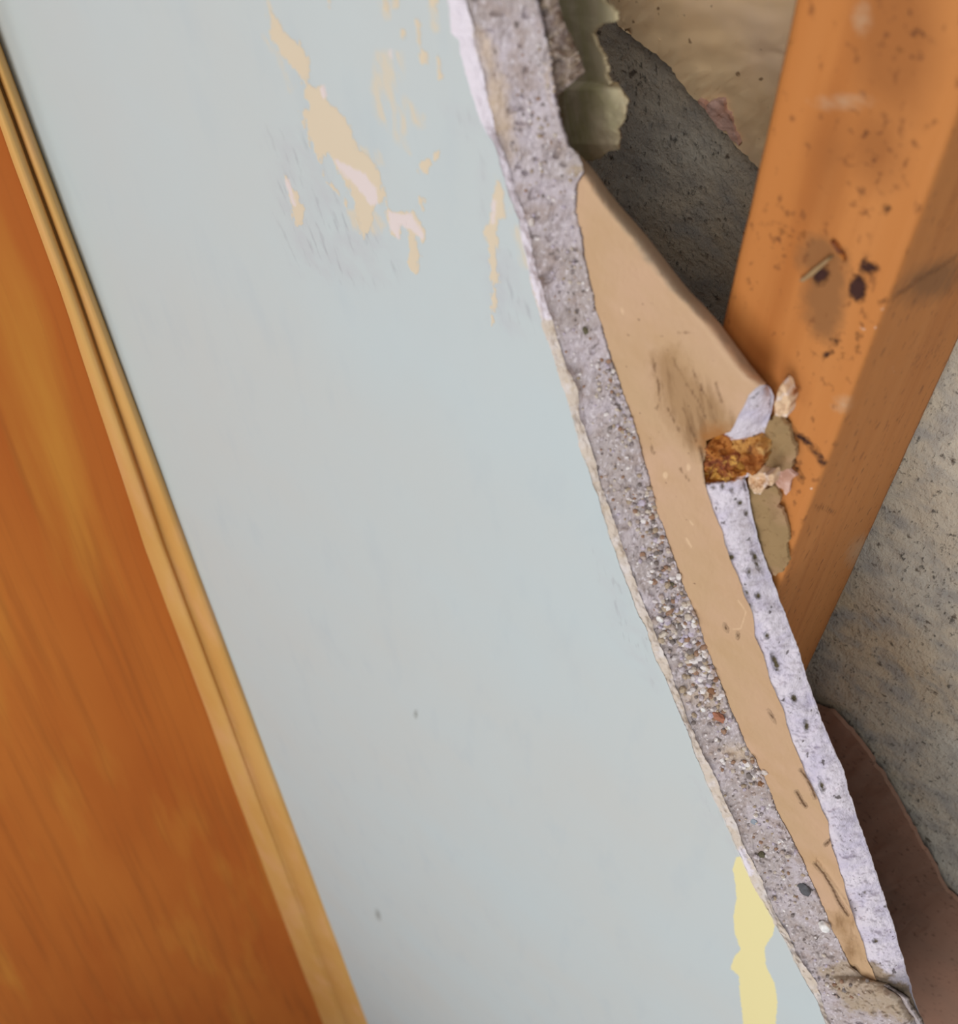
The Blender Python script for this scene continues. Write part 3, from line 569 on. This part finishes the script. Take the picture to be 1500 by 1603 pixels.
dirt = fx(smin(X, ellsdf(X, Yg, 1310, 540, 40, 30), ellsdf(X, Yg, 1345, 520, 24, 26), ellsdf(X, Yg, 1240, 380, 45, 26), ellsdf(X, Yg, 1380, 240, 60, 60), ellsdf(X, Yg, 1355, 430, 26, 30), ellsdf(X, Yg, 1200, 330, 24, 20), ellsdf(X, Yg, 1420, 60, 40, 60),
    ellsdf(X, Yg, 1450, 550, 26, 20), ellsdf(X, Yg, 1345, 240, 20, 120), ellsdf(X, Yg, 1232, 870, 8, 60)))
pale = fx(smin(X, ellsdf(X, Yg, 1320, 632, 12, 10), ellsdf(X, Yg, 1350, 28, 12, 20), ellsdf(X, Yg, 1345, 862, 14, 22, 30), ellsdf(X, Yg, 1320, 160, 30, 8)))
dark = fx(smin(X, ellsdf(X, Yg, 1286, 431, 10, 15, 20), ellsdf(X, Yg, 1343, 452, 13, 20), ellsdf(X, Yg, 1362, 420, 12, 8), linesdf(X, Yg, [(1226,656),(1241,676),(1262,690),(1276,706),(1290,726)], 4.0), linesdf(X, Yg, [(1276,792),(1290,793),(1306,802)], 2.5),
    linesdf(X, Yg, [(1376,474),(1400,466),(1440,436),(1500,400)], 1.2), ellsdf(X, Yg, 1308, 535, 5, 4), ellsdf(X, Yg, 1302, 548, 3, 3), ellsdf(X, Yg, 1388, 328, 6, 7), ellsdf(X, Yg, 1345, 524, 4, 4), linesdf(X, Yg, [(1242,720),(1250,742),(1256,752)], 3), ellsdf(X, Yg, 1222, 364, 3, 4), ellsdf(X, Yg, 1236, 372, 3, 3), ellsdf(X, Yg, 1258, 366, 3, 4), ellsdf(X, Yg, 1340, 545, 3, 3), ellsdf(X, Yg, 1292, 556, 3, 4), ellsdf(X, Yg, 1318, 556, 3, 3), ellsdf(X, Yg, 1352, 408, 4, 5), ellsdf(X, Yg, 1408, 80, 4, 5)))
whitea = fx(smin(X, linesdf(X, Yg, [(1340,502),(1346,508),(1353,514)], 2.2), ellsdf(X, Yg, 1382, 480, 3, 6, 20), ellsdf(X, Yg, 1399, 578, 2, 4), ellsdf(X, Yg, 1472, 483, 2, 2), linesdf(X, Yg, [(1477,222),(1460,262)], 1.2), ellsdf(X, Yg, 1371, 515, 3, 3), ellsdf(X, Yg, 1270, 765, 1.5, 1.5)))
me = grid_mesh('wall_stud', Wd, dict(tone=tone, olive=olive, dirt=dirt, pale=pale, dark=dark, white=whitea), close=True)
bm = bmesh.new(); bm.from_mesh(me); bmesh.ops.holes_fill(bm, edges=[e_ for e_ in bm.edges if e_.is_boundary]); bmesh.ops.recalc_face_normals(bm, faces=bm.faces[:]); bm.to_mesh(me); bm.free()
stud = link('wall_stud', me, M_stud); settle(stud, (sL, P1, FLOOR))
tag(stud, 'orange-brown pine stud with dark knots standing inside the wall cavity', 'stud')
for pol, lb, sd in (([(1251,440),(1270,424),(1296,404),(1302,405),(1282,424),(1258,442)], 'pale splinter over the knot hole', 21), ([(1300,378),(1308,384),(1318,400),(1322,410),(1312,398)], 'small raised reddish brown splinter', 22)):
    o = prism('splinter', pol, lambda x, y: P1-0.0012, 0.0011, M_backpaper if sd == 21 else M_rustdark, None, 0.0004, step=4, amp=.6, seed=sd)
    o.parent = stud; o.data.transform(Matrix.Translation(-Vector(stud.location))); tag(o, lb)

# ------------------------------------------------------------------ far side of the cavity
wb = None
gx = np.linspace(-1.6, 1.3, 260); gz = np.linspace(FLOOR, 2.95, 420)
W = np.zeros((len(gz), len(gx), 3)); W[..., 0] = gx[None, :]; W[..., 2] = gz[:, None]
W[..., 1] = P3+0.0025*fbm(gx[None, :]*45, gz[:, None]*45, 0.0, 4)+0.003*fbm(gx[None, :]*9, gz[:, None]*9, 0.0, 2)
W = W[:, ::-1]
wbk = link('wall_back', grid_mesh('wall_back', W), M_grey); settle(wbk, (0, P3, 0))
tag(wbk, 'rough grey plaster of the far wall side seen through the cavity', 'wall', kind='structure')
bl = empty('gypsum_lath', tuple(at(1130, 100, P2)), label='torn tan lath board at the back of the cavity, left of the stud top', cat='lath board')
prism('paper_back', [(900,-260),(1500,-260),(1420,-100),(1300,60),(1230,262),(1196,272),(1183,261),(1159,235),(1145,218),(1127,199),(1103,168),(1075,143),(1047,102),(1005,69),(963,33),(930,-60)], lambda x, y: P2-0.0006+0.00002*max(0, 1060-x), 0.0085, M_backlath, bl, 0.0012, step=5, amp=2.5, seed=31, cell=22)
o = prism('torn_paper_edge', [(1092,158),(1105,166),(1120,157),(1132,158),(1136,172),(1146,186),(1152,208),(1157,228),(1146,220),(1136,206),(1124,200),(1110,184),(1104,172)], lambda x, y: P2-0.0022, 0.0018, M_pink, bl, 0.0015, step=3, amp=1.6, seed=33)
tag(o, 'pinkish crumpled tear along the lower edge')
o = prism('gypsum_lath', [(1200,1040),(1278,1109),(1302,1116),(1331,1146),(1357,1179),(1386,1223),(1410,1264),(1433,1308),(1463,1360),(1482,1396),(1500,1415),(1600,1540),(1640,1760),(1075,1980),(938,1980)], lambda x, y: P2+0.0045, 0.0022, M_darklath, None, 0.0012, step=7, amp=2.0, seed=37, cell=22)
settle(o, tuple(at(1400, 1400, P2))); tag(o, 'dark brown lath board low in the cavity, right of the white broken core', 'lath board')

# ------------------------------------------------------------------ torn paper curling behind the top of the break
flap = empty('torn_lath_paper', tuple(at(930, 120, 0.222)), label='curled olive-grey torn paper hanging behind the top of the plaster break', cat='torn paper')
def sheet(name, y0, y1, rx, pfun, seed):
    yy = np.arange(y0, y1+.1, 1.5); Y = yy[:, None]; rr = rx(yy)+3.0*fbm(yy*0.09, seed*11.0, 0.0, 3)+2.2*vnoise(yy*0.35, seed*5.0); ll = np.minimum(Cx(yy)-25, rr-3)
    u = np.linspace(0, 1, 60)[None, :]; X = ll[:, None]+(rr-ll)[:, None]*u; Yg = np.broadcast_to(Y, X.shape)
    Pq = pfun(X, Yg, u)+0.0012*fbm(X*0.05, Yg*0.04+seed)
    me = grid_mesh(name, at(X, Yg, Pq), dict(edge=np.clip((rr[:, None]-X), -40, 40)-3))
    o = link(name, me, M_flap, flap); md = o.modifiers.new('thickness', 'SOLIDIFY'); md.thickness = 0.0009; md.offset = 0; return o
up = curve([(-150,905),(-60,925),(0,947),(17,966),(32,968),(37,944),(51,930),(68,934),(85,945),(107,955),(119,951),(130,958),(150,950)])
lo = curve([(124,890),(127,945),(132,968),(158,983),(183,979),(205,970),(232,968),(236,953),(247,940),(251,922)])
sheet('upper_curl', -150, 140, up, lambda x, y, u: 0.252-0.030*np.clip((x-880)/75, -0.2, 1.25)**1.0*1.0+0.012*np.clip((x-955)/30, 0, 1)**2-0.0*y, 1)
sheet('lower_curl', 124, 251, lo, lambda x, y, u: 0.244-0.024*np.sin(np.clip((x-885)/62, 0, 1.35)*1.3)+0.006*np.clip((y-225)/30, 0, 1)+0.010*np.clip((140-y)/16, 0, 1), 2)

# ------------------------------------------------------------------ wooden casing on the left
Wx = curve([(y, 770-0.3745*(2120-y)) for y in range(-300, 2101, 100)])
Ox = curve([(-250, float(Wx(-250))-44), (0, float(Wx(0))-47), (245,17),(450,93),(655,160),(856,226),(1130,329),(1258,375),(1596,503),(1720,549)])
cas = empty('wooden_casing', tuple(at(100, 800, P0-0.02)), label='varnished orange-brown wooden board with tan grooved edge fixed beside the blue-green wall', cat='wooden board')
yy = np.arange(-250, 2001, 6.0); Y = yy[:, None]
prof = [(0, -.0272), (.04, -.0272), (.10, -.0268), (.18, -.0258), (.27, -.0238), (.36, -.0210), (.43, -.0176), (.47, -.0140), (.50, -.0126), (.53, -.0128), (.57, -.0138), (.63, -.0138), (.72, -.0124), (.82, -.0098), (.91, -.0058), (.97, -.0016), (1, .0008)]
uu = np.interp(np.linspace(0, 1, 50), np.linspace(0, 1, len(prof)), [q[0] for q in prof]); pp = np.interp(uu, [q[0] for q in prof], [q[1]*0.5 for q in prof])
wob = 1.2*fbm(yy*0.01, 70.0, 0.0, 2)
X = (Ox(yy)+wob)[:, None]+(Wx(yy)-Ox(yy)-wob)[:, None]*uu[None, :]; Yg = np.broadcast_to(Y, X.shape)
link('edge_moulding', grid_mesh('edge_moulding', at(X, Yg, P0+pp[None, :]+0*X), dict(groove=np.broadcast_to(np.abs(uu-.5)[None, :]*60-4, X.shape))), M_edge, cas)
u = np.linspace(0, 1, 40)[None, :]
O3 = at(Ox(yy)+wob, yy, P0-0.0136)
TH = math.radians(62)
Bd = np.repeat(O3[:, None, :], 40, 1).copy(); Bd[..., 0] -= u*0.42*math.cos(TH); Bd[..., 1] -= u*0.42*math.sin(TH); Bd[:, 0, :] = O3+np.array([0.0, 0.0006, 0])
cap = Bd[:, -1:, :]+np.array([-0.03, 0.006, 0]); cap2 = Bd[:, :1, :]+np.array([-0.03, 0.022, 0])
BB = np.concatenate([cap2, cap, Bd[:, ::-1]], 1); me = grid_mesh('face_board', BB)
h_ = np.hypot(BB[..., 0]-O3[:, None, 0], BB[..., 1]-O3[:, None, 1]); g_ = h_/(1+0.9*np.clip(2.0-BB[..., 2], -0.6, 2.2))
va = me.attributes.new('grain', 'FLOAT_VECTOR', 'POINT'); va.data.foreach_set('vector', np.stack([g_*2.0, 0*g_, BB[..., 2]], -1).astype(np.float32).reshape(-1))
link('face_board', me, M_wood, cas)

# ------------------------------------------------------------------ floor far below
bm = bmesh.new(); vs = [bm.verts.new(q) for q in ((-1.6, -2, FLOOR), (1.3, -2, FLOOR), (1.3, P3, FLOOR), (-1.6, P3, FLOOR))]; bm.faces.new(vs)
me = bpy.data.meshes.new('floor'); bm.to_mesh(me); bm.free(); fl_ = link('floor', me, M_floor, smooth=False); tag(fl_, 'plain wooden floor below the broken wall', 'floor', kind='structure')
print('Z range of image:', at(1250, 1600, P1), at(800, 100, P0), at(0, 800, P0), at(570,1595,P0))
